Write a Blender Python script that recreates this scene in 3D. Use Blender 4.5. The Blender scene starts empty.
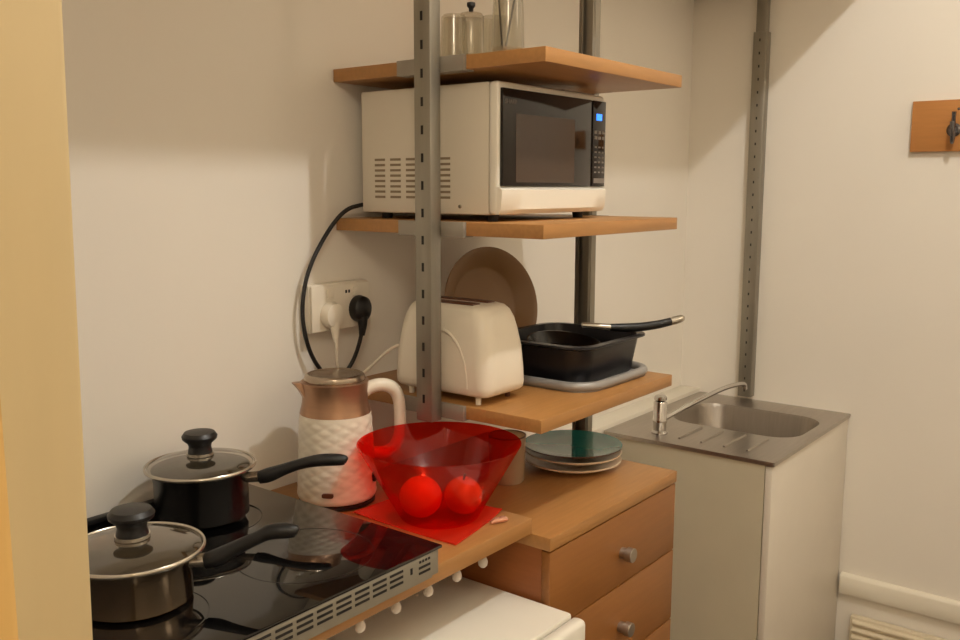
import bpy, bmesh, math, random
from mathutils import Vector, Matrix
random.seed(4)
PI = math.pi
scene = bpy.context.scene
COL = scene.collection

# ------------------------------------------------------------------ helpers
class MB:
    """collects shapes (world coordinates) that become ONE mesh"""
    def __init__(s): s.bm = bmesh.new()
    def _merge(s, t):
        me = bpy.data.meshes.new('tmp'); t.to_mesh(me); t.free()
        s.bm.from_mesh(me); bpy.data.meshes.remove(me); return s
    def box(s, x0, x1, y0, y1, z0, z1, bev=0.0, seg=2, M=None):
        t = bmesh.new()
        bmesh.ops.create_cube(t, size=1)
        bmesh.ops.scale(t, vec=(abs(x1-x0), abs(y1-y0), abs(z1-z0)), verts=t.verts)
        bmesh.ops.translate(t, vec=((x0+x1)/2, (y0+y1)/2, (z0+z1)/2), verts=t.verts)
        if bev > 0:
            bmesh.ops.bevel(t, geom=list(t.edges), offset=bev, segments=seg, profile=.5, affect='EDGES', clamp_overlap=True)
        if M is not None: bmesh.ops.transform(t, matrix=M, verts=t.verts)
        return s._merge(t)
    def lathe(s, prof, c, n=48, M=None, sx=1, sy=1):
        """profile of (r, z); r=0 closes on the axis"""
        t = bmesh.new(); rings = []
        for r, z in prof:
            if r <= 1e-6: rings.append([t.verts.new((0, 0, z))])
            else: rings.append([t.verts.new((r*sx*math.cos(2*PI*i/n), r*sy*math.sin(2*PI*i/n), z)) for i in range(n)])
        for a, b in zip(rings, rings[1:]):
            for i in range(n):
                j = (i+1) % n
                if len(a) == 1 and len(b) == 1: continue
                if len(a) == 1: t.faces.new((a[0], b[i], b[j]))
                elif len(b) == 1: t.faces.new((a[i], b[0], a[j]))
                else: t.faces.new((a[i], b[i], b[j], a[j]))
        if M is not None: bmesh.ops.transform(t, matrix=M, verts=t.verts)
        bmesh.ops.translate(t, vec=c, verts=t.verts)
        bmesh.ops.recalc_face_normals(t, faces=t.faces)
        return s._merge(t)
    def tube(s, pts, r, n=12, smooth=0, cap=True, flat=1.0):
        pts = [Vector(p) for p in pts]
        rs = list(r) if isinstance(r, (list, tuple)) else [r]*len(pts)
        for _ in range(smooth):                     # Chaikin
            q = [pts[0]]; qr = [rs[0]]
            for i in range(len(pts)-1):
                a, b = pts[i], pts[i+1]
                q += [a*.75+b*.25, a*.25+b*.75]; qr += [rs[i]*.75+rs[i+1]*.25, rs[i]*.25+rs[i+1]*.75]
            q.append(pts[-1]); qr.append(rs[-1]); pts, rs = q, qr
        t = bmesh.new(); rings = []; up = Vector((0, 0, 1)); u = None
        for i, p in enumerate(pts):
            d = (pts[min(i+1, len(pts)-1)]-pts[max(i-1, 0)]).normalized()
            if u is None:
                ref = up if abs(d.z) < .95 else Vector((1, 0, 0))
                u = d.cross(ref).normalized()
            else:
                u = (u-d*u.dot(d)).normalized()
            v = d.cross(u)
            rings.append([t.verts.new(p+u*(rs[i]*math.cos(2*PI*k/n)*flat)+v*(rs[i]*math.sin(2*PI*k/n))) for k in range(n)])
        for a, b in zip(rings, rings[1:]):
            for k in range(n): t.faces.new((a[k], b[k], b[(k+1) % n], a[(k+1) % n]))
        if cap: t.faces.new(rings[0][::-1]); t.faces.new(rings[-1])
        bmesh.ops.recalc_face_normals(t, faces=t.faces)
        return s._merge(t)
    def loft(s, rings, cap=True, closed=True):
        t = bmesh.new(); R = [[t.verts.new(p) for p in ring] for ring in rings]
        n = len(R[0])
        for a, b in zip(R, R[1:]):
            for k in range(n if closed else n-1): t.faces.new((a[k], b[k], b[(k+1) % n], a[(k+1) % n]))
        if cap: t.faces.new(R[0][::-1]); t.faces.new(R[-1])
        bmesh.ops.recalc_face_normals(t, faces=t.faces)
        return s._merge(t)
    def overlay(s, other, idx=1):
        """adds another collector's shapes with material number idx"""
        for f_ in other.bm.faces: f_.material_index = idx
        return s._merge(other.bm)
    def build(s, name, m, parent=None, ang=38, extra=None):
        bm = s.bm
        bmesh.ops.remove_doubles(bm, verts=bm.verts, dist=1e-6)
        off = Vector((0, 0, 0))
        q = parent
        while q is not None: off += q.location; q = q.parent
        org = Vector((0, 0, 0))
        if parent is None:
            zs = [v.co for v in bm.verts]
            org = Vector(((min(v.x for v in zs)+max(v.x for v in zs))/2, (min(v.y for v in zs)+max(v.y for v in zs))/2, min(v.z for v in zs)))
            off = org
        bmesh.ops.translate(bm, vec=-off, verts=bm.verts)
        for f in bm.faces: f.smooth = True
        for e in bm.edges:
            if len(e.link_faces) == 2 and e.calc_face_angle(0) > math.radians(ang): e.smooth = False
        me = bpy.data.meshes.new(name); bm.to_mesh(me); bm.free()
        me.materials.append(m)
        if extra: me.materials.append(extra)
        o = bpy.data.objects.new(name, me); COL.objects.link(o)
        o.parent = parent; o.location = org
        return o

def rrect(x0, x1, y0, y1, z, r, n=6):
    out = []
    for cx, cy, a in ((x1-r, y1-r, 0), (x0+r, y1-r, PI/2), (x0+r, y0+r, PI), (x1-r, y0+r, 1.5*PI)):
        for i in range(n+1):
            t = a+PI/2*i/n; out.append((cx+r*math.cos(t), cy+r*math.sin(t), z))
    return out

def thing(name, label, cat, loc, group=None):
    o = bpy.data.objects.new(name, None); COL.objects.link(o)
    o.empty_display_size = .05
    o.location = loc; o['label'] = label; o['category'] = cat
    if group: o['group'] = group
    return o
def tag(o, label, cat, group=None):
    o['label'] = label; o['category'] = cat
    if group: o['group'] = group
    return o
def struct(o): o['kind'] = 'structure'; return o

# ------------------------------------------------------------------ materials
def lin(c): return tuple(((v/255)/12.92 if v/255 <= .04045 else ((v/255+.055)/1.055)**2.4) for v in c)
def base(name):
    m = bpy.data.materials.new(name); m.use_nodes = True
    nt = m.node_tree; return m, nt, nt.nodes['Principled BSDF']
def setp(b, **k):
    for n, v in k.items():
        n = {'spec': 'Specular IOR Level', 'rough': 'Roughness', 'metal': 'Metallic', 'coat': 'Coat Weight', 'coatr': 'Coat Roughness'}.get(n, n)
        b.inputs[n].default_value = v
def noise_col(nt, b, c, var=.06, scale=8, stretch=(1, 1, 1), detail=4, bump=0, bscale=None):
    tc = nt.nodes.new('ShaderNodeTexCoord'); mp = nt.nodes.new('ShaderNodeMapping'); mp.inputs['Scale'].default_value = stretch
    nz = nt.nodes.new('ShaderNodeTexNoise'); nz.inputs['Scale'].default_value = scale; nz.inputs['Detail'].default_value = detail
    cr = nt.nodes.new('ShaderNodeValToRGB')
    cr.color_ramp.elements[0].position = .3; cr.color_ramp.elements[1].position = .7
    cr.color_ramp.elements[0].color = tuple(v*(1-var) for v in c)+(1,)
    cr.color_ramp.elements[1].color = tuple(min(1, v*(1+var)) for v in c)+(1,)
    L = nt.links
    L.new(tc.outputs['Object'], mp.inputs['Vector']); L.new(mp.outputs[0], nz.inputs['Vector'])
    L.new(nz.outputs['Fac'], cr.inputs[0]); L.new(cr.outputs[0], b.inputs['Base Color'])
    if bump:
        n2 = nt.nodes.new('ShaderNodeTexNoise'); n2.inputs['Scale'].default_value = bscale or scale*6; n2.inputs['Detail'].default_value = 3
        L.new(mp.outputs[0], n2.inputs['Vector'])
        bp = nt.nodes.new('ShaderNodeBump'); bp.inputs['Strength'].default_value = bump; bp.inputs['Distance'].default_value = .004
        L.new(n2.outputs['Fac'], bp.inputs['Height']); L.new(bp.outputs[0], b.inputs['Normal'])
def mat(name, c, rough=.5, metal=0, spec=.5, var=.04, scale=10, stretch=(1, 1, 1), bump=0, bscale=None, **k):
    m, nt, b = base(name); c = lin(c)
    setp(b, rough=rough, metal=metal, spec=spec, **k)
    noise_col(nt, b, c, var, scale, stretch, 4, bump, bscale)
    return m
def clear(name, tint, gloss=.06, diff=0.0, dcol=(200, 200, 200), rough=.03, edge=.25):
    """thin see-through sheet: tinted transparency + reflection + a little milky diffusion"""
    m, nt, b = base(name); nt.nodes.remove(b)
    L = nt.links; out = nt.nodes['Material Output']
    tr = nt.nodes.new('ShaderNodeBsdfTransparent'); tr.inputs[0].default_value = lin(tint)+(1,)
    gl = nt.nodes.new('ShaderNodeBsdfGlossy'); gl.inputs['Roughness'].default_value = rough; gl.inputs[0].default_value = (1, 1, 1, 1)
    lw = nt.nodes.new('ShaderNodeLayerWeight'); lw.inputs[0].default_value = .5
    pw = nt.nodes.new('ShaderNodeMath'); pw.operation = 'POWER'; pw.inputs[1].default_value = 3
    ma = nt.nodes.new('ShaderNodeMath'); ma.operation = 'MULTIPLY_ADD'; ma.inputs[1].default_value = edge; ma.inputs[2].default_value = gloss
    L.new(lw.outputs['Facing'], pw.inputs[0]); L.new(pw.outputs[0], ma.inputs[0])
    src = tr.outputs[0]
    if diff:
        df = nt.nodes.new('ShaderNodeBsdfDiffuse'); df.inputs[0].default_value = lin(dcol)+(1,)
        tl = nt.nodes.new('ShaderNodeBsdfTranslucent'); tl.inputs[0].default_value = lin(dcol)+(1,)
        m0 = nt.nodes.new('ShaderNodeMixShader'); m0.inputs[0].default_value = .5
        L.new(df.outputs[0], m0.inputs[1]); L.new(tl.outputs[0], m0.inputs[2])
        m1 = nt.nodes.new('ShaderNodeMixShader'); m1.inputs[0].default_value = diff
        L.new(src, m1.inputs[1]); L.new(m0.outputs[0], m1.inputs[2]); src = m1.outputs[0]
    m2 = nt.nodes.new('ShaderNodeMixShader')
    L.new(ma.outputs[0], m2.inputs[0]); L.new(src, m2.inputs[1]); L.new(gl.outputs[0], m2.inputs[2])
    L.new(m2.outputs[0], out.inputs['Surface'])
    return m
def emit(name, c, s):
    m, nt, b = base(name); setp(b, rough=.4); b.inputs['Base Color'].default_value = lin(c)+(1,)
    b.inputs['Emission Color'].default_value = lin(c)+(1,); b.inputs['Emission Strength'].default_value = s
    return m

M_WALL = mat('cream_painted_plaster', (236, 228, 215), .75, var=.012, scale=3, bump=.05, bscale=60)
M_CEIL = mat('ceiling_paint', (232, 226, 212), .85, var=.01, scale=3)
M_FLOOR = mat('brown_vinyl', (96, 76, 58), .5, var=.12, scale=6, stretch=(1, 8, 1))
M_GLOSSW = mat('white_gloss_trim', (232, 224, 206), .35, var=.015, scale=4)
M_JAMB = mat('cream_gloss_door_paint', (212, 190, 144), .42, var=.03, scale=5, stretch=(6, 6, .6))
M_DOORWOOD = mat('orange_pine', (198, 158, 92), .45, var=.12, scale=7, stretch=(8, 8, .7))
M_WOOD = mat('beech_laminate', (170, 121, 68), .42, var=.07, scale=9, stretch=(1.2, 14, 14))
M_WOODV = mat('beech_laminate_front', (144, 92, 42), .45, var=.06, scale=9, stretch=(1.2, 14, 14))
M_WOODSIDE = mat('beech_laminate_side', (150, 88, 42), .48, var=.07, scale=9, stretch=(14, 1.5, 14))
M_POST = mat('galvanised_steel', (150, 144, 132), .42, .75, var=.1, scale=14, stretch=(3, 3, .4))
M_PLATE = mat('zinc_bracket', (158, 150, 138), .5, .45, var=.07, scale=12)
M_SLOT = mat('slot_dark', (24, 20, 16), .8)
M_STEEL = mat('brushed_steel', (176, 168, 158), .3, .9, var=.06, scale=10, stretch=(1, 12, 1))
M_BOWLST = mat('brushed_steel_bowl', (150, 140, 128), .42, .8, var=.06, scale=10, stretch=(1, 12, 1))
M_CHROME = mat('chrome', (205, 202, 198), .08, 1, var=.02)
M_POTST = mat('polished_pan_steel', (150, 132, 112), .16, 1, var=.05, scale=8)
M_SILV = mat('silver_rim', (200, 192, 178), .22, .9, var=.05)
M_BLACKEN = mat('black_enamel', (13, 12, 12), .22, var=.1)
M_BLACKPL = mat('black_plastic', (17, 15, 15), .42, var=.15)
M_BASIN = mat('dark_navy_black_plastic', (21, 20, 25), .33, var=.12)
M_HOB = mat('black_ceramic_glass', (12, 11, 11), .035, spec=.85, var=.05)
M_ZONE = mat('grey_zone_print', (27, 25, 25), .12, var=.04)
M_GREYMET = mat('grey_painted_metal', (134, 126, 110), .5, .15, var=.04)
M_WHITEPL = mat('warm_white_plastic', (232, 222, 204), .35, var=.02)
M_WHITEAP = mat('white_appliance', (236, 230, 216), .3, var=.015)
M_MWSIDE = mat('microwave_white_steel', (218, 208, 190), .42, var=.015)
M_KETT = mat('kettle_white_plastic', (232, 222, 204), .3, var=.02)
M_ROSE = mat('rose_brushed_metal', (172, 134, 106), .3, .75, var=.06, scale=10, stretch=(1, 1, 10))
M_LIDST = mat('kettle_lid_steel', (172, 156, 138), .26, .9, var=.05)
M_CREAMPL = mat('cream_ceramic', (222, 200, 172), .28, var=.03)
M_TEAL = mat('teal_glaze', (34, 118, 112), .1, spec=.8, var=.1, scale=7)
M_TEALRIM = mat('brown_plate_edge', (96, 58, 40), .35, var=.06)
M_TAN = mat('tan_plate', (150, 112, 70), .38, var=.05, scale=5)
M_SILVPL = mat('silver_grey_plastic', (150, 146, 142), .38, .25, var=.04)
M_WHITECAB = mat('sink_cabinet_white', (218, 208, 192), .38, var=.015)
M_CABSIDE = mat('sink_cabinet_side', (206, 196, 170), .5, var=.02)
M_MWGLASS = mat('microwave_black_glass', (28, 20, 16), .08, spec=.38, var=.05)
M_MWWIN = mat('microwave_window_mesh', (66, 50, 38), .16, spec=.4, var=.08, scale=4)
M_BTN = mat('button_grey', (120, 112, 104), .5)
M_LOGO = mat('printed_grey', (120, 112, 104), .5)
M_BLUE = emit('blue_led', (40, 120, 255), 2.2)
M_HOOKMET = mat('dark_chrome_hook', (110, 108, 110), .25, .9, var=.06)
M_HOOKWOOD = mat('hook_board_wood', (184, 124, 66), .45, var=.06, scale=9, stretch=(14, 1.2, 14))
M_ORANGE = mat('orange_peel', (250, 128, 30), .45, var=.08, scale=14, bump=.4, bscale=120)
M_APPLE = mat('yellow_red_apple', (226, 186, 84), .25, var=.3, scale=8, stretch=(3, 3, .7))
M_STALK = mat('stalk_brown', (70, 48, 28), .7)
M_COPPER = mat('shiny_foil', (226, 168, 140), .25, .6, var=.15, scale=40)
M_REDMAT = clear('red_plastic_sheet', (250, 100, 70), .05, .60, (250, 88, 56), .15)
M_RED = clear('red_clear_plastic', (247, 118, 92), .035, .085, (245, 44, 18), .06, .15)
M_GLASS = clear('clear_glass', (238, 236, 230), .05, .03, (220, 214, 200), .03, .5)
M_FROST = clear('frosted_beaker', (235, 220, 196), .06, .55, (236, 214, 182), .1, .25)
M_LIDGL = clear('lid_glass', (186, 176, 160), .13, .20, (165, 148, 118), .06, .5)
M_STICK = mat('dark_stirrer', (44, 36, 30), .5)
M_PEG = mat('translucent_white_peg', (216, 204, 190), .35, var=.03)
M_RAD = mat('cream_radiator_enamel', (224, 210, 182), .4, var=.015)
M_STICKER = mat('pale_sticker', (150, 142, 132), .6)

# ------------------------------------------------------------------ camera
f = 912.86
fwd = Vector((math.cos(math.radians(38.0048))*math.cos(math.radians(8.2994)), math.sin(math.radians(38.0048))*math.cos(math.radians(8.2994)), -math.sin(math.radians(8.2994))))
rt = Vector((math.sin(math.radians(38.0048)), -math.cos(math.radians(38.0048)), 0)); up = rt.cross(fwd)
a = math.radians(.1395)
rt2 = rt*math.cos(a)+up*math.sin(a); up2 = up*math.cos(a)-rt*math.sin(a)
cam = bpy.data.cameras.new('camera'); co = bpy.data.objects.new('camera', cam); COL.objects.link(co)
R3 = Matrix((rt2, up2, -fwd)).transposed()
co.matrix_world = Matrix.Translation((-2.3015, -1.3559, 1.5887)) @ R3.to_4x4()
cam.sensor_width = 36; cam.lens = f/960*36; cam.clip_start = .02
scene.camera = co

# ------------------------------------------------------------------ the setting
L = .5617
CZ = 3.02
struct(MB().box(-3.6, L+.1, 0, .1, 0, CZ).build('wall_back', M_WALL))
struct(MB().box(L, L+.1, -3.2, 0, 0, CZ).build('wall_right', M_WALL))
struct(MB().box(-3.6, L+.1, -3.3, -3.2, 0, CZ).build('wall_front', M_WALL))
struct(MB().box(-3.7, -3.6, -3.3, .1, 0, CZ).build('wall_far', M_WALL))
struct(MB().box(-3.7, L+.1, -3.3, .1, -.1, 0).build('floor', M_FLOOR))
struct(MB().box(-3.7, L+.1, -3.3, .1, CZ, CZ+.1).build('ceiling', M_CEIL))
# partition with the doorway the picture is taken through
struct(MB().box(-2.14, -2.07, -.80, 0, 0, 2.6).build('wall_left', M_WALL))
jamb = struct(MB().box(-2.16, -2.05, -.847, -.76, 0, 2.6, .004).box(-2.166, -2.158, -.822, -.75, 0, 2.6, .003).build('trim_1', M_JAMB))
jamb.rotation_euler = (math.radians(1.45), 0, 0)
struct(MB().box(-2.215, -2.1785, -1.079, -1.02, 0, 2.0, .003).build('door_1', M_DOORWOOD))
# high platform above the frame that shades the top of the walls
struct(MB().box(-2.06, L, -.645, 0, 2.262, 2.30).build('trim_2', M_WALL))
# boxed-in pipe ledge behind the sink
struct(MB().box(-.53, L, -.0715, 0, 0, .912, .003).build('trim_3', M_GLOSSW))
# dado moulding on the right wall
tr = MB()
prof = [(0, .325), (-.018, .325), (-.019, .327), (-.019, .379), (-.016, .384), (-.008, .388), (0, .389)]
tr.loft([[(L+x, y, z) for x, z in prof] for y in (-.572, -3.19)])
struct(tr.build('trim_4', M_GLOSSW))

# ------------------------------------------------------------------ radiator
r = thing('radiator', 'cream panel radiator with horizontal ribs low on the right wall below the white rail', 'radiator', (L-.03, -1.1, 0))
mb = MB(); mb.box(L-.03, L-.004, -1.75, -.612, .05, .266, .006)
for i in range(8):
    z = .256-i*.0245
    mb.tube([(L-.03, -1.74, z-.008), (L-.03, -.622, z-.008)], .0095, 10)
mb.build('ribbed_panel', M_RAD, r)
for y_ in (-1.68, -.68): MB().box(L-.028, L-.006, y_-.02, y_+.02, 0, .055, .003).build('foot', M_RAD, r)

# ------------------------------------------------------------------ hook board
h = thing('hook_rail', 'wooden board with a dark metal hook screwed high on the right wall', 'hook rail', (L, -.94, 1.69))
MB().box(L-.02, L, -1.20, -.690, 1.690, 1.831, .0015).build('board', M_HOOKWOOD, h)
hy, hz = -.801, 1.748
def make_hook(hy):
    mb = MB()
    RX = Matrix.Rotation(-PI/2, 4, 'Y')
    mb.lathe([(0, 0), (.019, 0), (.019, .004), (.013, .010), (0, .011)], (L-.02, hy, hz), 20, RX)
    mb.tube([(L-.024, hy, hz-.004), (L-.035, hy-.002, hz-.004), (L-.048, hy-.004, hz-.034), (L-.064, hy-.005, hz-.036), (L-.074, hy-.006, hz-.006), (L-.074, hy-.006, hz+.020)], [.006, .006, .005, .005, .005, .0075], 10, 2)
    mb.tube([(L-.026, hy, hz+.004), (L-.044, hy-.002, hz+.026), (L-.05, hy-.003, hz+.048)], [.006, .005, .006], 10, 1)
    mb.tube([(L-.022, hy+.012, hz-.012), (L-.022, hy-.012, hz+.012)], .004, 8)
    mb.build('hook', M_HOOKMET, h)
make_hook(hy)
make_hook(hy-.21)
RX = Matrix.Rotation(-PI/2, 4, 'Y')
MB().lathe([(0, 0), (.004, 0), (.003, .002), (0, .002)], (L-.02, hy-.008, 1.805), 12, RX).build('screw', M_HOOKMET, h)

# ------------------------------------------------------------------ shelving unit
XS0, XS1, DS, T = -1.035, -.5375, .50, .0243
ZT, ZM, ZL = 1.8148, 1.5264, 1.192
PY0, PY1 = -.2845, -.246          # post depth range
unit = thing('shelving_unit', 'wall shelving of three beech boards on galvanised slotted steel posts', 'shelving', ((XS0+XS1)/2, -.25, 1.0))
def post(name, x0, x1, y0, y1, z0, z1, slot_side, parent, open_side=None, pitch=.0285, first=.02, slotw=.0035, sloth=.011, sleeve=None):
    mb = MB(); t = .003
    if open_side == '-x':
        mb.box(x0+.012, x1, y0+t, y1-t, z0, z1).box(x0, x1, y0, y0+t, z0, z1).box(x0, x1, y1-t, y1, z0, z1)
        mb.box(x0, x0+t, y0+t, y0+.008, z0, z1).box(x0, x0+t, y1-.008, y1-t, z0, z1)
    else:
        mb.box(x0, x1, y0, y1, z0, z1, .003, 2)
    if slot_side:
        sb = MB(); z = z0+first; yc = (y0+y1)/2
        while z < z1-.02:
            sb.box(x0-.0006, x0+.001, yc-slotw/2, yc+slotw/2, z, z+sloth); z += pitch
        mb.overlay(sb)
    return mb.build('post', M_POST, parent, extra=M_SLOT)
post('post', XS0-.038, XS0-.009, PY0, PY1, 1.160, 2.262, True, unit, pitch=.0485, sloth=.0155, slotw=.0052, first=.035)
post('post', XS1+.003, XS1+.023, -.291, -.249, .9832, 2.262, False, unit, open_side='-x')
for z, nm in ((ZT, 0), (ZM, 1), (ZL, 2)):
    b = MB().box(XS0, XS1, -DS, -.001, z-T, z, .0012).build('shelf_board', M_WOOD, unit)
    for xa, xb in ((XS0-.0085, XS0), (XS1, XS1+.0025)):
        ya, yb = (-.335, -.178)
        m_ = MB().box(xa, xb, ya, yb, z-T, z+.0005, .0005)
        if xa < XS0: m_.box(xa, XS0+.02, ya, yb, z-T-.0025, z-T)
        else: m_.box(XS1-.11, xb, ya+.05, yb-.01, z-T-.003, z-T)
        m_.build('bracket', M_PLATE, b)

p3 = thing('wall_post', 'grey slotted steel post standing alone in the corner behind the sink', 'post', (.545, -.237, .912))
post('post', .530, .560, -.257, -.224, .9125, 2.262, False, p3)
mb = MB().box(.527, .5605, -.2625, -.2185, .9125, 2.065, .002)
sb = MB(); z = .93
while z < 2.05:
    sb.box(.5264, .529, -.2425, -.2385, z, z+.008); z += .0395
mb.overlay(sb).build('sleeve', M_POST, p3, extra=M_SLOT)
MB().box(.532, .556, -.222, -.002, 2.190, 2.225, .002).build('arm', M_POST, p3)

# ------------------------------------------------------------------ chest of drawers
ch = thing('chest_of_drawers', 'beech chest of drawers with square metal knobs between washer and sink', 'chest of drawers', (-.79, -.26, 0))
ZC = .983
MB().box(-1.031, -.539, -.5197, -.004, ZC-.0245, ZC, .0012).build('top', M_WOOD, ch)
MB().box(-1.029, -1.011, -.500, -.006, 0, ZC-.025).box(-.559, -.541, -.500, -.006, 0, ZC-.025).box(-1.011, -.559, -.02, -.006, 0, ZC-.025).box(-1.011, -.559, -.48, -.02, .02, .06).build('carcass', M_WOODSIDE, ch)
zz = [ZC-.0265, .806, .646, .486, .326, .166, .04]
for i in range(6):
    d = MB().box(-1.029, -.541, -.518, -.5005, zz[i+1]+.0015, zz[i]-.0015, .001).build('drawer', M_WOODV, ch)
    kz = (zz[i+1]+zz[i])/2-.008
    MB().lathe([(0, 0), (.011, 0), (.0115, .012), (.0145, .0135), (.0145, .026), (.0135, .027), (0, .027)], (-.772, -.518, kz), 20, Matrix.Rotation(PI/2, 4, 'X')).build('knob', M_STEEL, d)

# ------------------------------------------------------------------ worktop
wt = thing('worktop', 'long beech worktop along the wall carrying the hob and kettle', 'worktop', (-1.55, -.24, ZC))
MB().box(-2.068, -1.0315, -.481, -.002, ZC+.0003, 1.012, .0012).build('board', M_WOOD, wt)
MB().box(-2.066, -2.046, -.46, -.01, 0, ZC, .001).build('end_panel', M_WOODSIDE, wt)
for i, x in enumerate((-1.135, -1.205, -1.276, -1.350, -1.426, -1.502)):
    MB().lathe([(0, 0), (.004, 0), (.004, -.016), (.0068, -.019), (.0085, -.025), (.0075, -.031), (.004, -.0345), (0, -.035)], (x, -.452, ZC+.0003), 16).build('peg', M_PEG, wt)

# ------------------------------------------------------------------ washing machine
wm = thing('washing_machine', 'white washing machine pushed under the worktop beside the drawers', 'washing machine', (-1.33, -.3, 0))
MB().box(-1.63, -1.038, -.586, -.03, .02, .842, .008).build('body', M_WHITEAP, wm)
MB().box(-1.632, -1.035, -.570, -.028, .8425, .864, .006).build('top', M_WHITEAP, wm)
fa = MB().box(-1.632, -1.035, -.600, -.5725, .725, .862, .010, 3).build('control_panel', M_WHITEAP, wm)
mb = MB()
for k, (xa, xb, z) in enumerate(((-1.105, -1.085, .826), (-1.08, -1.066, .829), (-1.064, -1.052, .826))):
    mb.box(xa, xb, -.6007, -.599, z, z+.004)
mb.build('printed_marks', M_LOGO, fa)
MB().lathe([(0, 0), (.004, 0), (.0035, .001), (0, .001)], (-1.075, -.600, .809), 14, Matrix.Rotation(PI/2, 4, 'X')).build('indicator', M_SLOT, fa)
MB().lathe([(0, 0), (.032, 0), (.028, .016), (0, .018)], (-1.33, -.600, .795), 28, Matrix.Rotation(PI/2, 4, 'X')).build('dial', M_WHITEPL, fa)
dr = MB().lathe([(.125, 0), (.165, 0), (.16, .018), (.13, .022), (.125, 0)], (-1.33, -.586, .44), 40, Matrix.Rotation(PI/2, 4, 'X')).build('door', M_WHITEPL, wm)
MB().lathe([(0, .012), (.09, .01), (.126, .002)], (-1.33, -.586, .44), 40, Matrix.Rotation(PI/2, 4, 'X')).build('glass', M_MWGLASS, dr)
for x in (-1.59, -1.08):
    for y in (-.53, -.07): MB().lathe([(0, 0), (.02, 0), (.018, .022), (0, .022)], (x, y, 0), 14).build('foot', M_BLACKPL, wm)

# ------------------------------------------------------------------ hob
HZ = 1.056
HX0, HX1, HY0, HY1 = -1.93, -1.303, -.505, -.004
hb = thing('hob', 'black glass hob with a grey vented front edge lying on the worktop', 'hob', ((HX0+HX1)/2, -.25, 1.012))
MB().box(HX0+.004, HX1-.006, HY0+.003, HY1-.004, 1.0125, HZ-.005, .001).build('casing', M_GREYMET, hb)
gl = MB().box(HX0, HX1, HY0, HY1, HZ-.005, HZ, .0015).build('glass_top', M_HOB, hb)
MB().box(HX0, HX1-.02, -.020, HY1, HZ, HZ+.009, .002).build('rear_rim', M_BLACKPL, hb)
st = MB().box(HX0+.002, HX1-.024, HY0-.0005, HY0+.004, 1.0125, HZ-.0052, .0006).build('vent_strip', M_GREYMET, hb)
sl = MB(); x = HX1-.020
def slots(xa, xb, zs):
    for z in zs: sl.box(xa, xb, HY0-.0012, HY0+.001, z-.0018, z+.0018)
Zr = (1.0445, 1.0362, 1.0279)
sl_w = .027
slots(HX1-.054, HX1-.029, (1.0362, 1.0279))
for k in range(4): slots(HX1-.053+k*.0065, HX1-.049+k*.0065, (1.0452,)); 
sl.box(HX1-.072, HX1-.068, HY0-.0012, HY0+.001, 1.0325, 1.042)
for k in range(8): slots(HX1-.115-k*.034, HX1-.115-k*.034+sl_w, Zr)
sl.box(HX1-.115-7*.034-.018, HX1-.115-7*.034-.013, HY0-.0012, HY0+.001, 1.0245, 1.036)
sl.build('vent_slots', M_SLOT, st)
for cx, cy, r in ((-1.455, -.14, .082), (-1.455, -.37, .10), (-1.72, -.14, .10), (-1.715, -.36, .082)):
    MB().lathe([(r, 0), (r, .0003), (r+.0012, .0003), (r+.0012, 0)], (cx, cy, HZ), 64).build('zone_ring', M_ZONE, hb)

# ------------------------------------------------------------------ saucepans
def saucepan(c, rb, rr, hgt, rl, body_m, label, hdir, hl, hrise, knob_r, ferr_m, dome):
    cx, cy = c; z0 = HZ+.0006
    t = thing('saucepan', label, 'saucepan', (cx, cy, z0))
    MB().lathe([(0, z0), (rb*.9, z0), (rb, z0+.006), (rb, z0+hgt*.75), (rr, z0+hgt), (rr-.002, z0+hgt), (rb-.003, z0+hgt*.75), (rb-.003, z0+.007), (0, z0+.005)], (cx, cy, 0), 64).build('body', body_m, t)
    zl = z0+hgt+.001
    lid = MB().lathe([(rl-.003, zl+.002), (rl*.85, zl+dome*.45), (rl*.55, zl+dome*.85), (rl*.2, zl+dome), (.004, zl+dome), (0, zl+dome)], (cx, cy, 0), 64).build('lid', M_LIDGL, t)
    rim = [(rl+.0022*math.cos(q), zl+.0015+.0032*math.sin(q)) for q in [2*PI*i/10 for i in range(11)]]
    MB().lathe(rim, (cx, cy, 0), 64).build('rim', M_SILV, lid)
    zk = zl+dome
    MB().lathe([(0, zk+.0005), (knob_r*.85, zk+.0005), (knob_r*.85, zk+.005), (0, zk+.006)], (cx, cy, 0), 32).build('knob_collar', M_SILV, lid)
    k = knob_r
    MB().lathe([(0, zk+.0055), (k*.78, zk+.0055), (k*.70, zk+.014), (k*.76, zk+.020), (k*1.08, zk+.027), (k*1.12, zk+.032), (k*.95, zk+.038), (k*.4, zk+.040), (0, zk+.040)], (cx, cy, 0), 32).build('knob', M_BLACKPL, lid)
    d = Vector((hdir[0], hdir[1], 0)).normalized(); C0 = Vector((cx, cy, z0+hgt*.78))
    P = lambda s, dz: C0+d*s+Vector((0, 0, dz))
    fer = [P(rb-.002, 0), P(rb+.022, .002)]
    hd = MB().tube([P(rb+.02, .000), P(rb+.036, .004), P(rb+.06, hrise*.45), P(rb+.09, hrise*.8), P(rb+hl*.75, hrise), P(rb+hl-.004, hrise), P(rb+hl, hrise-.002)],
              [.0105, .0125, .0095, .0085, .0105, .0095, .004], 16, 2).build('handle', M_BLACKPL, t)
    MB().tube(fer, [.0085, .009], 14).build('ferrule', ferr_m, hd)
    return t
HD = (.615, -.79)
saucepan((-1.455, -.122), .074, .077, .084, .086, M_BLACKEN, 'black saucepan with clear glass lid on the hob nearest the wall', HD, .163, .030, .025, M_LIDST, .018)
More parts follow.
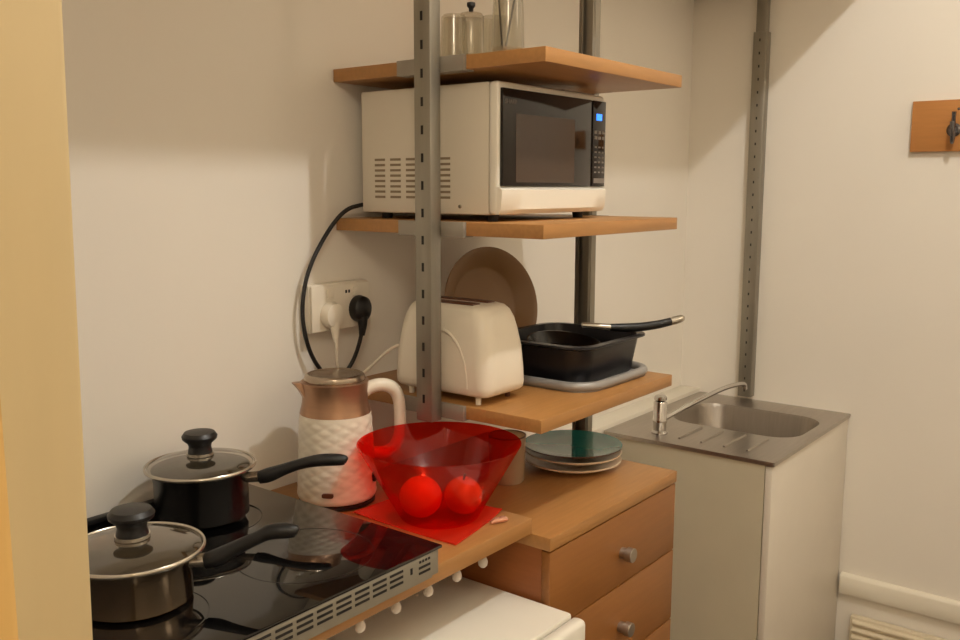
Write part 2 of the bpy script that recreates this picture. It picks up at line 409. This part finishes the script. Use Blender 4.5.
saucepan((-1.694, -.316), .072, .080, .068, .088, M_POTST, 'stainless steel saucepan with clear glass lid at the front left of the hob', (.64, -.77), .140, .040, .026, M_SILV, .017)

# ------------------------------------------------------------------ kettle
KX, KY, KZ = -1.178, -.142, 1.0125
kt = thing('kettle', 'white electric kettle with quilted body and rose metal neck beside the hob', 'kettle', (KX, KY, KZ))
MB().lathe([(0, 0), (.067, 0), (.070, .002), (.070, .007), (.066, .010), (0, .010)], (KX, KY, KZ), 48).build('base', M_BLACKPL, kt)
def quilt():
    mb = MB(); n = 144; rings = []; H0, H1 = .0105, .168
    m = 64
    for j in range(m+1):
        v = j/m; z = H0+(H1-H0)*v
        r = .0725-.0075*v
        ring = []
        for i in range(n):
            a_ = 2*PI*i/n
            u = a_*24/(2*PI); w = z/.0095
            q = abs(math.sin(PI*(u+w)/2))*abs(math.sin(PI*(u-w)/2))
            e = min(1, min(v, 1-v)*12)
            rr = r+.0012*(q**.7)*e
            if v < .04: rr -= .003*(1-v/.04)
            ring.append((KX+rr*math.cos(a_), KY+rr*math.sin(a_), KZ+z))
        rings.append(ring)
    mb.loft(rings); return mb
quilt().build('body', M_KETT, kt, ang=70)
MB().lathe([(0, .1681), (.0648, .1681), (.0630, .175), (.0600, .188), (.0590, .206), (.0612, .222), (.0620, .226), (.056, .227), (0, .227)], (KX, KY, KZ), 48).build('neck', M_ROSE, kt)
sp_d = Vector((-.62, .45, 0)).normalized(); side = Vector((-sp_d.y, sp_d.x, 0)); Kc = Vector((KX, KY, KZ))
mb = MB(); 
rr = []
for (s_, w_, z_) in ((.050, .030, .178), (.058, .028, .196), (.068, .020, .214), (.078, .011, .226)):
    rr.append([Kc+sp_d*(s_-.02)+side*w_+Vector((0, 0, z_)), Kc+sp_d*(s_-.004)+side*w_*.7+Vector((0, 0, z_)), Kc+sp_d*s_+Vector((0, 0, z_)), Kc+sp_d*(s_-.004)-side*w_*.7+Vector((0, 0, z_)), Kc+sp_d*(s_-.02)-side*w_+Vector((0, 0, z_))])
mb.loft(rr); mb.build('spout', M_ROSE, kt)
MB().lathe([(0, .2275), (.055, .2275), (.056, .231), (.0535, .2375), (.049, .240), (.046, .239), (.02, .2405), (0, .241)], (KX, KY, KZ), 48).build('lid', M_LIDST, kt)
hd = Vector((.86, -.51, 0)).normalized()
P = lambda s, z: Kc+hd*s+Vector((0, 0, z))
MB().tube([P(.050, .200), P(.070, .211), P(.094, .212), P(.113, .202), P(.121, .182), P(.123, .155), P(.123, .120), P(.115, .092), P(.094, .080), P(.066, .084)],
          [.0125, .0125, .0125, .0125, .0115, .011, .011, .0115, .0115, .012], 16, 2).build('handle', M_KETT, kt)
# dark brand-less badge window and switch low on the body
def decal(dirv, z, w, hh, name, m):
    d = Vector((dirv[0], dirv[1], 0)).normalized(); s = Vector((-d.y, d.x, 0)); ring0 = []; ring1 = []
    for i in range(24):
        a_ = 2*PI*i/24
        cx_ = math.copysign(abs(math.cos(a_))**.5, math.cos(a_))*w; cz_ = math.copysign(abs(math.sin(a_))**.5, math.sin(a_))*hh
        p = Kc+s*cx_+Vector((0, 0, z+cz_))
        ring0.append(p+d*.068); ring1.append(p+d*.0755)
    MB().loft([ring0, ring1]).build(name, m, kt)
decal((-.83, -.56), .032, .0105, .0042, 'badge', M_TEALRIM)
decal((.42, -.9), .050, .005, .009, 'switch', M_BLACKPL)

# ------------------------------------------------------------------ red sheet, bowl, fruit
BX, BY, BZ = -1.131, -.352, 1.0152
rs = MB(); n = 22; 
QA, QB, QC, QD = (-1.214, -.458), (-1.043, -.424), (-1.036, -.226), (-1.214, -.222)
grid = []
t_ = bmesh.new()
for top in (1, 0):
    g = []
    for i in range(n+1):
        row = []
        for j in range(n+1):
            u, v = i/n*2-1, j/n*2-1
            p_, q_ = i/n, j/n
            x_ = (QA[0]*(1-p_)+QB[0]*p_)*(1-q_)+(QD[0]*(1-p_)+QC[0]*p_)*q_
            y_ = (QA[1]*(1-p_)+QB[1]*p_)*(1-q_)+(QD[1]*(1-p_)+QC[1]*p_)*q_
            rad = math.hypot(x_-BX, y_-BY)
            z = 1.0126+.0020*top+max(0, rad-.078)**1.4*(.55 if u > 0 else .12)
            row.append(t_.verts.new((x_, y_, z)))
        g.append(row)
    grid.append(g)
for k, g in enumerate(grid):
    for i in range(n):
        for j in range(n):
            q = (g[i][j], g[i+1][j], g[i+1][j+1], g[i][j+1]); t_.faces.new(q if k == 0 else q[::-1])
A_, B_ = grid
for i in range(n):
    t_.faces.new((A_[i][0], B_[i][0], B_[i+1][0], A_[i+1][0])); t_.faces.new((A_[i+1][n], B_[i+1][n], B_[i][n], A_[i][n]))
    t_.faces.new((A_[0][i+1], B_[0][i+1], B_[0][i], A_[0][i])); t_.faces.new((A_[n][i], B_[n][i], B_[n][i+1], A_[n][i+1]))
rs._merge(t_)
tag(rs.build('chopping_mat', M_REDMAT), 'square red plastic sheet with curled corners lying under the fruit bowl', 'mat')
bw = MB().lathe([(0, 0), (.064, 0), (.069, .003), (.143, .1335), (.1405, .134), (.0675, .0055), (.062, .003), (0, .003)], (BX, BY, BZ), 72)
tag(bw.build('fruit_bowl', M_RED), 'flared see-through red plastic bowl holding two fruits', 'bowl')
def fruit(name, label, x, y, r, m, stalk):
    t = thing(name, label, name, (x, y, BZ+.0034))
    z0 = BZ+.0055
    pr = [(0, .06*r*stalk*2)]+[(r*math.sin(q), r*(1-math.cos(q))*.96) for q in [PI*i/20 for i in range(2, 19)]]
    pr += [(r*.12, 2*r*.96-.16*r), (0, 2*r*.96-.2*r)] if stalk else [(0, 1.93*r)]
    MB().lathe(pr, (x, y, z0), 40).build('flesh', m, t)
    if stalk: MB().tube([(x, y, z0+2*r*.96-.22*r), (x+.003, y-.002, z0+2*r*.96+.006)], [.0018, .0022], 8).build('stalk', M_STALK, t)
    else: MB().lathe([(0, 0), (.004, 0), (.0035, .0012), (0, .0014)], (x, y, z0+1.93*r), 10).build('stalk', M_STALK, t)
r_o = .037; tag(MB().lathe([(0, 0)]+[(r_o*math.sin(q), r_o*.97*(1-math.cos(q))) for q in [PI*i/24 for i in range(1, 24)]]+[(0, r_o*1.935)], (-1.165, -.338, BZ+.0059), 44).build('orange', M_ORANGE), 'bright orange citrus fruit at the left inside the red bowl', 'orange')
fruit('apple', 'yellowish apple at the right inside the red bowl', -1.106, -.385, .034, M_APPLE, 1)
mb = MB()
mb.tube([(-1.102, -.4435, 1.0160), (-1.094, -.447, 1.0185), (-1.087, -.450, 1.0175), (-1.080, -.453, 1.0190), (-1.072, -.457, 1.0160)], [.003, .0062, .0045, .0066, .003], 8, 1)
tag(mb.build('sweet_wrapper', M_COPPER), 'small shiny pinkish wrapped sweet on the worktop edge right of the red sheet', 'sweet')

# ------------------------------------------------------------------ beaker and plates on the chest
c = thing('beaker', 'frosted clear plastic beaker on the chest behind the red bowl', 'cup', (-.822, -.272, ZC))
MB().lathe([(0, .0005), (.034, .0005), (.036, .004), (.0385, .098), (.037, .0985), (.0345, .006), (0, .006)], (-.822, -.272, ZC), 40).build('cup', M_FROST, c)
MB().lathe([(.0377, .0965), (.0392, .0972), (.0392, .0995), (.0375, .1)], (-.822, -.272, ZC), 40).build('rim', M_TEALRIM, c)
PX, PYc = -.647, -.322
z = ZC+.0005
labels = ['lowest cream dinner plate of the stack on the chest', 'middle cream dinner plate in the stack on the chest', 'top cream plate directly under the teal plate on the chest']
for i in range(2):
    m_ = MB().lathe([(0, z+.002), (.062, z), (.066, z+.001), (.080, z+.006), (.106-.001*i, z+.0165), (.1065-.001*i, z+.019), (.104, z+.0195), (.080, z+.0105), (.064, z+.006), (0, z+.006)], (PX+.002*i, PYc-.001*i, 0), 64)
    tag(m_.build('dinner_plate', M_CREAMPL), ['bottom cream dinner plate of the stack on the chest', 'cream dinner plate directly under the teal plate on the chest'][i], 'plate', 'plates stacked on the chest')
    z += .017
t = thing('dinner_plate', 'shiny teal plate with brown edge on top of the plate stack', 'plate', (PX, PYc, z), 'plates stacked on the chest')
MB().lathe([(0, z+.002), (.064, z+.0005), (.084, z+.007), (.107, z+.014), (.108, z+.0165)], (PX, PYc, 0), 64).build('underside', M_TEALRIM, t)
MB().lathe([(.108, z+.0168), (.100, z+.0162), (.082, z+.0125), (.066, z+.011), (0, z+.0105)], (PX, PYc, 0), 64).build('glazed_face', M_TEAL, t)

# ------------------------------------------------------------------ microwave
MX0, MX1, MY0, MY1, MZ0, MZ1 = -1.000, -.641, -.385, -.04, 1.5385, 1.772
mw = thing('microwave', 'white microwave oven with dark door on the middle shelf', 'microwave', ((MX0+MX1)/2, -.21, ZM))
MB().box(MX0, MX1, -.357, MY1, MZ0, MZ1, .004).build('body', M_MWSIDE, mw)
MB().box(MX0-.001, MX1+.001, -.379, -.3575, MZ0+.001, MZ1, .006, 3).build('front_frame', M_WHITEAP, mw)
# bowed lower lip
mb = MB(); ring = []
for z_, dy in ((MZ0+.002, .000), (MZ0+.010, -.006), (MZ0+.045, -.0085), (MZ0+.050, -.002)):
    pts_ = []
    for i in range(13):
        x_ = MX0+(MX1-MX0)*i/12; pts_.append((x_, -.379+dy-.006*math.sin(PI*i/12)*(1 if dy < -.004 else .3), z_))
    pts_ += [(MX1, -.372, z_), (MX0, -.372, z_)]
    ring.append(pts_)
mb.loft(ring); mb.build('lower_lip', M_WHITEAP, mw)
door = MB().box(MX0+.004, -.700, -.3855, -.3792, 1.590, 1.760, .001).build('door', M_MWGLASS, mw)
MB().box(-.957, -.762, -.3862, -.3854, 1.597, 1.718).build('window', M_MWWIN, door)
cp = MB().box(-.693, MX1-.003, -.3855, -.3792, 1.590, 1.760, .001).build('control_panel', M_MWGLASS, mw)
MB().box(-.681, -.660, -.3862, -.3853, 1.7215, 1.7345, .0003).build('display', M_BLUE, cp)
mb = MB()
for r_ in range(2):
    for k in range(3): mb.box(-.687+k*.0145, -.677+k*.0145, -.3860, -.3853, 1.695-r_*.011, 1.701-r_*.011)
for r_ in range(6):
    for k in range(3): mb.box(-.686+k*.0145, -.678+k*.0145, -.3858, -.3853, 1.667-r_*.010, 1.670-r_*.010)
mb.box(-.688, -.6465, -.3860, -.3853, 1.5965, 1.6065)
mb.build('buttons', M_BTN, cp)
cu = bpy.data.curves.new('t', 'FONT'); cu.body = 'SHARP'; cu.size = .0115; cu.extrude = .0004; cu.align_x = 'LEFT'
to = bpy.data.objects.new('t', cu); COL.objects.link(to)
bpy.context.view_layer.update()
me = bpy.data.meshes.new_from_object(to.evaluated_get(bpy.context.evaluated_depsgraph_get()))
bpy.data.objects.remove(to)
me.materials.append(M_LOGO)
me.transform(Matrix.Translation(Vector((-.990, -.3861, 1.7335))-mw.location) @ Matrix.Rotation(PI/2, 4, 'X'))
lo = bpy.data.objects.new('brand_lettering', me); COL.objects.link(lo); lo.parent = door
mb = MB()
for k in range(5):
    for r_ in range(8):
        y1 = -.077-k*.0412; zz_ = 1.6425-r_*.0102
        mb.box(MX0-.0008, MX0+.001, y1-.027, y1, zz_-.0045, zz_)
mb.build('vent_slots', mat('vent_shadow', (140, 122, 98), .7), mw)
MB().lathe([(0, 0), (.004, 0), (.003, .002), (0, .002)], (MX0, -.292, 1.553), 12, Matrix.Rotation(-PI/2, 4, 'Y')).build('screw', M_SILV, mw)
for x in (MX0+.03, MX1-.04):
    for y in (-.345, -.08): MB().lathe([(0, 0), (.010, 0), (.012, .0125), (0, .0125)], (x, y, ZM+.0003), 14).build('foot', M_BLACKPL, mw)
ck = MB().tube([(-.995, -.036, 1.553), (-1.035, -.028, 1.545), (-1.080, -.024, 1.503), (-1.132, -.022, 1.43), (-1.150, -.022, 1.355), (-1.138, -.022, 1.285), (-1.11, -.022, 1.235), (-1.075, -.024, 1.205), (-1.04, -.026, 1.215), (-1.022, -.034, 1.245), (-1.016, -.046, 1.285), (-1.014, -.050, 1.316)], .0042, 10, 3).build('power_cord', M_BLACKPL, mw)
mb = MB().lathe([(0, 0), (.024, 0), (.025, .006), (.023, .018), (.015, .025), (0, .026)], (-1.012, -.0335, 1.345), 28, Matrix.Rotation(PI/2, 4, 'X'), 1.0, 1.1)
mb.tube([(-1.013, -.048, 1.33), (-1.014, -.050, 1.312), (-1.015, -.048, 1.292)], [.012, .009, .006], 12)
mb.build('plug', M_BLACKPL, ck)

# ------------------------------------------------------------------ socket
so = thing('wall_socket', 'white double socket box on the wall above the kettle', 'socket', (-1.055, 0, 1.30))
MB().box(-1.134, -.974, -.026, 0, 1.306, 1.400, .003).build('back_box', M_WHITEPL, so)
MB().box(-1.132, -.976, -.033, -.0262, 1.308, 1.398, .0025).build('face_plate', M_WHITEPL, so)
for x in (-1.086, -1.016):
    MB().box(x-.008, x+.008, -.0365, -.033, 1.373, 1.390, .001).build('switch', M_WHITEPL, so)
for x in (-1.042, -1.034): MB().box(x-.002, x+.002, -.0338, -.0325, 1.379, 1.385).build('pin_hole', M_SLOT, so)

# ------------------------------------------------------------------ toaster
TZ = ZL+.0003
to_ = thing('toaster', 'rounded white two-slot toaster on the lower shelf behind the post', 'toaster', (-.965, -.26, TZ))
def tring(z, x0, x1, y0, y1, r): return rrect(x0, x1, y0, y1, z, r, 8)
tx0, tx1, ty0, ty1 = -1.030, -.897, -.378, -.143
prof = [(.016, .010, .014), (.022, .003, .020), (.034, 0, .026), (.060, .0005, .028), (.100, .003, .030), (.135, .009, .031), (.155, .014, .031), (.170, .021, .030), (.178, .030, .026), (.181, .042, .016)]
mb = MB().loft([tring(TZ+z_, tx0+i_*.75, tx1-i_*.75, ty0+i_, ty1-i_, r_) for z_, i_, r_ in prof])
body = mb.build('body', M_WHITEPL, to_, ang=60)
# raised arc on the broad side
arc = []
for i in range(14):
    a_ = PI/2*i/13
    y = -.262-.070*math.sin(a_); zz_ = TZ+.030+.105*math.cos(a_)
    arc.append((tx0+.0005+.0030*(zz_-TZ)/.1, y, zz_))
MB().tube(arc, .003, 8).build('moulding', M_WHITEPL, to_)
mb = MB()
for x in (-.990, -.945):
    mb.box(x-.011, x+.011, ty0+.055, ty1-.045, TZ+.1795, TZ+.1835, .001)
mb.build('bread_slots', M_TEALRIM, to_)
lv = MB().box(-.985, -.950, ty1-.006, ty1+.014, TZ+.110, TZ+.120, .004).build('lever', M_WHITEPL, to_)
for x in (-1.012, -.922):
    for y in (-.345, -.180): MB().lathe([(0, 0), (.005, 0), (.0055, .012), (.010, .024), (0, .026)], (x, y, TZ), 16).build('foot', M_WHITEPL if x < -1 else M_TEALRIM, to_)
wc = MB().tube([(-1.088, -.050, 1.315), (-1.088, -.052, 1.285), (-1.082, -.045, 1.245), (-1.065, -.036, 1.212), (-1.035, -.04, 1.203), (-1.025, -.06, 1.215), (-1.015, -.09, 1.245), (-1.000, -.120, 1.275), (-.99, -.160, 1.285)], .0034, 8, 2).build('power_cord', M_WHITEPL, to_)
mb = MB().lathe([(0, 0), (.024, 0), (.025, .006), (.022, .019), (.012, .023), (0, .024)], (-1.088, -.0335, 1.340), 28, Matrix.Rotation(PI/2, 4, 'X'), 1, 1.05)
mb.tube([(-1.088, -.046, 1.326), (-1.088, -.049, 1.308), (-1.088, -.050, 1.288)], [.011, .008, .005], 12)
mb.build('plug', M_WHITEPL, wc)

# ------------------------------------------------------------------ big tan plate leaning on the wall
RP = .131
tilt = math.radians(12)
Mx = Matrix.Rotation(math.radians(-14), 4, 'Z') @ Matrix.Rotation(PI/2-tilt, 4, 'X')
mb = MB().lathe([(0, .000), (.086, .000), (.092, .003), (.120, .030), (RP, .033), (RP, .036), (.118, .0345), (.091, .008), (.084, .005), (0, .005)], (-.680, -.098, ZL+RP*math.cos(tilt)+.0005), 72, Mx)
tag(mb.build('serving_plate', M_TAN), 'large tan round plate leaning on the wall behind the toaster', 'plate')

# ------------------------------------------------------------------ grey tray, black basin, frying pan
ty = ZL+.0004
tr_ = thing('oven_tray', 'silver grey tray with thick rounded rim under the black basin', 'tray', (-.64, -.29, ty))
TX0, TX1, TY0, TY1 = -.83, -.538, -.468, -.186
MB().loft([rrect(TX0+.008, TX1-.008, TY0+.008, TY1-.008, ty+z_, .05, 8) for z_ in (0, .005)]).build('base', M_SILVPL, tr_)
rim = rrect(TX0+.01, TX1-.01, TY0+.01, TY1-.01, ty+.0105, .055, 10); rim.append(rim[0])
MB().tube(rim, .0095, 12).build('rim', M_SILVPL, tr_)
bs = thing('basin', 'black plastic washing-up basin with flared rim sitting on the grey tray', 'basin', (-.65, -.29, ty+.006))
bz = ty+.0056
def bring(z, e, r): return rrect(-.800-e, -.561+e, -.434-e, -.212+e, bz+z, r, 5)
mb = MB().loft([bring(0, -.008, .036), bring(.006, -.003, .040), bring(.073, .008, .045), bring(.078, .0205, .050), bring(.082, .0205, .050), bring(.0825, .006, .044), bring(.012, -.006, .036), bring(.010, -.012, .034)])
bo = mb.build('shell', M_BASIN, bs)
MB().box(-.5605, -.5555, -.405, -.380, bz+.024, bz+.050).build('sticker', M_STICKER, bs)
fp = thing('frying_pan', 'black frying pan with metal tipped handle lying in the basin', 'frying pan', (-.672, -.298, bz+.034))
fc = Vector((-.682, -.318, bz+.036))
tl = Matrix.Rotation(math.radians(13), 4, Vector((.7, .7, 0)).normalized()) @ Matrix.Rotation(math.radians(-12), 4, 'Y')
MB().lathe([(0, 0), (.055, 0), (.061, .003), (.081, .028), (.083, .029), (.0795, .0295), (.059, .007), (0, .005)], fc, 56, tl).build('pan', M_BLACKEN, fp)
hn = MB().tube([(-.622, -.392, 1.2940), (-.600, -.414, 1.2925), (-.57, -.437, 1.2925), (-.535, -.461, 1.296), (-.508, -.478, 1.3015)], [.0075, .0095, .0095, .009, .0085], 14, 2).build('handle', M_BLACKPL, fp)
MB().tube([(-.509, -.4775, 1.3013), (-.495, -.4865, 1.3045), (-.483, -.494, 1.308), (-.480, -.496, 1.309)], [.0088, .0088, .0075, .003], 14, 1).build('tip', M_SILV, hn)
MB().tube([(-.664, -.350, 1.300), (-.645, -.370, 1.2975), (-.621, -.393, 1.2939)], [.006, .0068, .0078], 12, 1).build('bracket', M_SILV, hn)

# ------------------------------------------------------------------ sink unit
SX0, SX1, SY0, SY1, SZ = -.0875, .5612, -.5703, -.0725, .900
sk = thing('sink_cabinet', 'white sink cabinet standing against the right wall', 'cabinet', (.24, -.32, 0))
MB().box(SX0+.005, SX0+.023, SY0+.026, SY1-.002, 0, .888).box(SX1-.02, SX1-.002, SY0+.026, SY1-.002, 0, .888).box(SX0+.023, SX1-.02, SY1-.016, SY1-.002, 0, .888).box(SX0+.023, SX1-.02, SY0+.03, SY1-.016, .1, .118).build('carcass', M_CABSIDE, sk)
MB().box(SX0+.005, SX1-.004, SY0+.006, SY0+.0245, .02, .886, .0025).build('door', M_WHITECAB, sk)
sn = thing('sink', 'stainless steel inset sink with drainer on the white cabinet', 'sink', (.24, -.32, .886))
# top sheet with an opening for the bowl
BX0, BX1, BY0, BY1, BR = .158, .452, -.532, -.140, .085
outer = rrect(SX0, SX1, SY0, SY1, SZ, .006, 10); inner = rrect(BX0, BX1, BY0, BY1, SZ, BR, 10)
mb = MB()
def dn(r_, dz, e=0):
    cx = sum(p[0] for p in r_)/len(r_); cy = sum(p[1] for p in r_)/len(r_)
    return [(p[0]+e*(1 if p[0] > cx else -1), p[1]+e*(1 if p[1] > cy else -1), p[2]+dz) for p in r_]
mb.loft([dn(outer, -.011, -.001), dn(outer, -.002), outer, dn(outer, .0, -.006), dn(rrect(BX0-.012, BX1+.012, BY0-.012, BY1+.012, SZ, BR+.01, 10), -.0005), dn(inner, -.003)], cap=False)
mb.build('top', M_STEEL, sn)
mb = MB()
mb.loft([dn(inner, -.003), rrect(BX0+.006, BX1-.006, BY0+.006, BY1-.006, SZ-.012, BR-.004, 10), rrect(BX0+.016, BX1-.016, BY0+.016, BY1-.016, SZ-.11, BR-.012, 10), rrect(BX0+.03, BX1-.03, BY0+.03, BY1-.03, SZ-.135, BR-.022, 10), rrect(BX0+.06, BX1-.06, BY0+.06, BY1-.06, SZ-.142, BR-.045, 10)], cap=False)
t = bmesh.new(); vs = [t.verts.new(p) for p in rrect(BX0+.06, BX1-.06, BY0+.06, BY1-.06, SZ-.142, BR-.045, 10)]; t.faces.new(vs); mb._merge(t)
bowl_ = mb.build('bowl', M_BOWLST, sn)
MB().lathe([(0, .002), (.02, .002), (.03, .003), (.032, 0)], ((BX0+BX1)/2, (BY0+BY1)/2, SZ-.142), 28).build('drain', M_CHROME, bowl_)
mb = MB()
for k in range(4):
    y_ = -.28-.065*k
    mb.tube([(SX0+.06, y_, SZ+.0005), (BX0-.04, y_, SZ+.0002)], .0035, 8)
mb.build('drainer_ridges', M_STEEL, sn)
tp = thing('tap', 'chrome mixer tap with slim swivel spout on the sink', 'tap', (-.012, -.212, SZ))
TPX, TPY = -.012, -.212
mb = MB().lathe([(0, 0), (.023, 0), (.023, .005), (.018, .010), (.0185, .030), (.0205, .034), (.0205, .040), (.0190, .044), (.0190, .090), (.017, .093), (0, .096)], (TPX, TPY, SZ+.0004), 28)
mb.build('pillar', M_CHROME, tp)
MB().tube([(TPX+.012, TPY-.004, SZ+.040), (TPX+.05, TPY-.015, SZ+.050), (.15, -.262, SZ+.078), (.25, -.29, SZ+.098), (.31, -.309, SZ+.101), (.335, -.316, SZ+.098), (.338, -.317, SZ+.082)], [.0085, .0075, .0072, .0072, .0072, .008, .008], 14, 2).build('spout', M_CHROME, tp)
MB().lathe([(0, .0965), (.015, .0965), (.018, .098), (.018, .106), (.015, .109), (0, .110)], (TPX, TPY, SZ), 24).build('lever', M_CHROME, tp)

# ------------------------------------------------------------------ glassware on the top shelf
zt = ZT+.0006
g = MB().lathe([(0, .078), (.018, .078), (.021, .075), (.0265, 0), (.0275, 0), (.0275, .002), (.0225, .080), (.019, .0835), (0, .084)], (-.969, -.252, zt), 40)
tag(g.build('tumbler', M_GLASS), 'small clear tumbler turned upside down behind the post on the top shelf', 'glass', 'glassware on the top shelf')
j = thing('glass_jar', 'clear lidded glass jar with a black knob on the top shelf', 'jar', (-.987, -.307, zt), 'glassware on the top shelf')
MB().lathe([(0, 0), (.020, 0), (.0215, .004), (.0215, .066), (.0195, .0685), (.0185, .0685), (.020, .064), (.020, .006), (0, .004)], (-.987, -.307, zt), 36).build('body', M_GLASS, j)
lid = MB().lathe([(0, .069), (.022, .069), (.023, .072), (.020, .077), (.010, .080), (0, .0805)], (-.987, -.307, zt), 36).build('lid', M_GLASS, j)
MB().lathe([(0, .0805), (.004, .0805), (.0042, .086), (.0075, .090), (.0075, .096), (0, .098)], (-.987, -.307, zt), 20).build('knob', M_BLACKPL, lid)
g = MB().lathe([(0, 0), (.018, 0), (.0205, .003), (.0215, .068), (.0205, .068), (.0190, .006), (0, .005)], (-.979, -.353, zt), 40)
tag(g.build('tumbler', M_GLASS), 'clear straight tumbler between the lidded jar and tall jug on the top shelf', 'glass', 'glassware on the top shelf')
JX, JY = -1.015, -.409
g = MB().lathe([(0, 0), (.025, 0), (.028, .003), (.0265, .06), (.0235, .11), (.025, .128), (.024, .128), (.0222, .11), (.0252, .06), (.0265, .006), (0, .004)], (JX, JY, zt), 44)
tag(g.build('carafe', M_GLASS), 'tall clear glass vase holding two dark stirrers near the shelf front', 'vase', 'glassware on the top shelf')
for a0, b0, lb in (((-.008, .006, .0072), (-.0155, .011, .118), 'longer dark stirrer leaning left in the glass vase'), ((-.010, -.003, .0072), (.0160, -.008, .116), 'dark stirrer leaning right in the glass vase')):
    tag(MB().tube([(JX+a0[0], JY+a0[1], zt+a0[2]), (JX+b0[0], JY+b0[1], zt+b0[2])], .0016, 8).build('stirrer', M_STICK), lb, 'stirrer')

# ------------------------------------------------------------------ light
def lamp(name, loc, power, col, rad):
    l = bpy.data.lights.new(name, 'POINT'); l.energy = power; l.color = col; l.shadow_soft_size = rad
    o = bpy.data.objects.new(name, l); COL.objects.link(o); o.location = loc; return o
lamp('ceiling_bulb', (-.96, -1.33, 2.93), 45, (1, .985, .955), .025)
lamp('hall_bulb', (-2.9, -1.9, 2.7), 35, (1, .88, .70), .25)
lamp('far_fill', (-.2, -2.9, 2.75), 13, (1, .88, .70), .30)  # unseen fill lamp, added to lift the shade under the platform
w = bpy.data.worlds.new('world'); scene.world = w; w.use_nodes = True
w.node_tree.nodes['Background'].inputs[0].default_value = (1, .84, .60, 1)
w.node_tree.nodes['Background'].inputs[1].default_value = .27
scene.view_settings.view_transform = 'Standard'
scene.view_settings.look = 'None'
scene.view_settings.exposure = 0
scene.cycles.max_bounces = 10
scene.cycles.transparent_max_bounces = 24
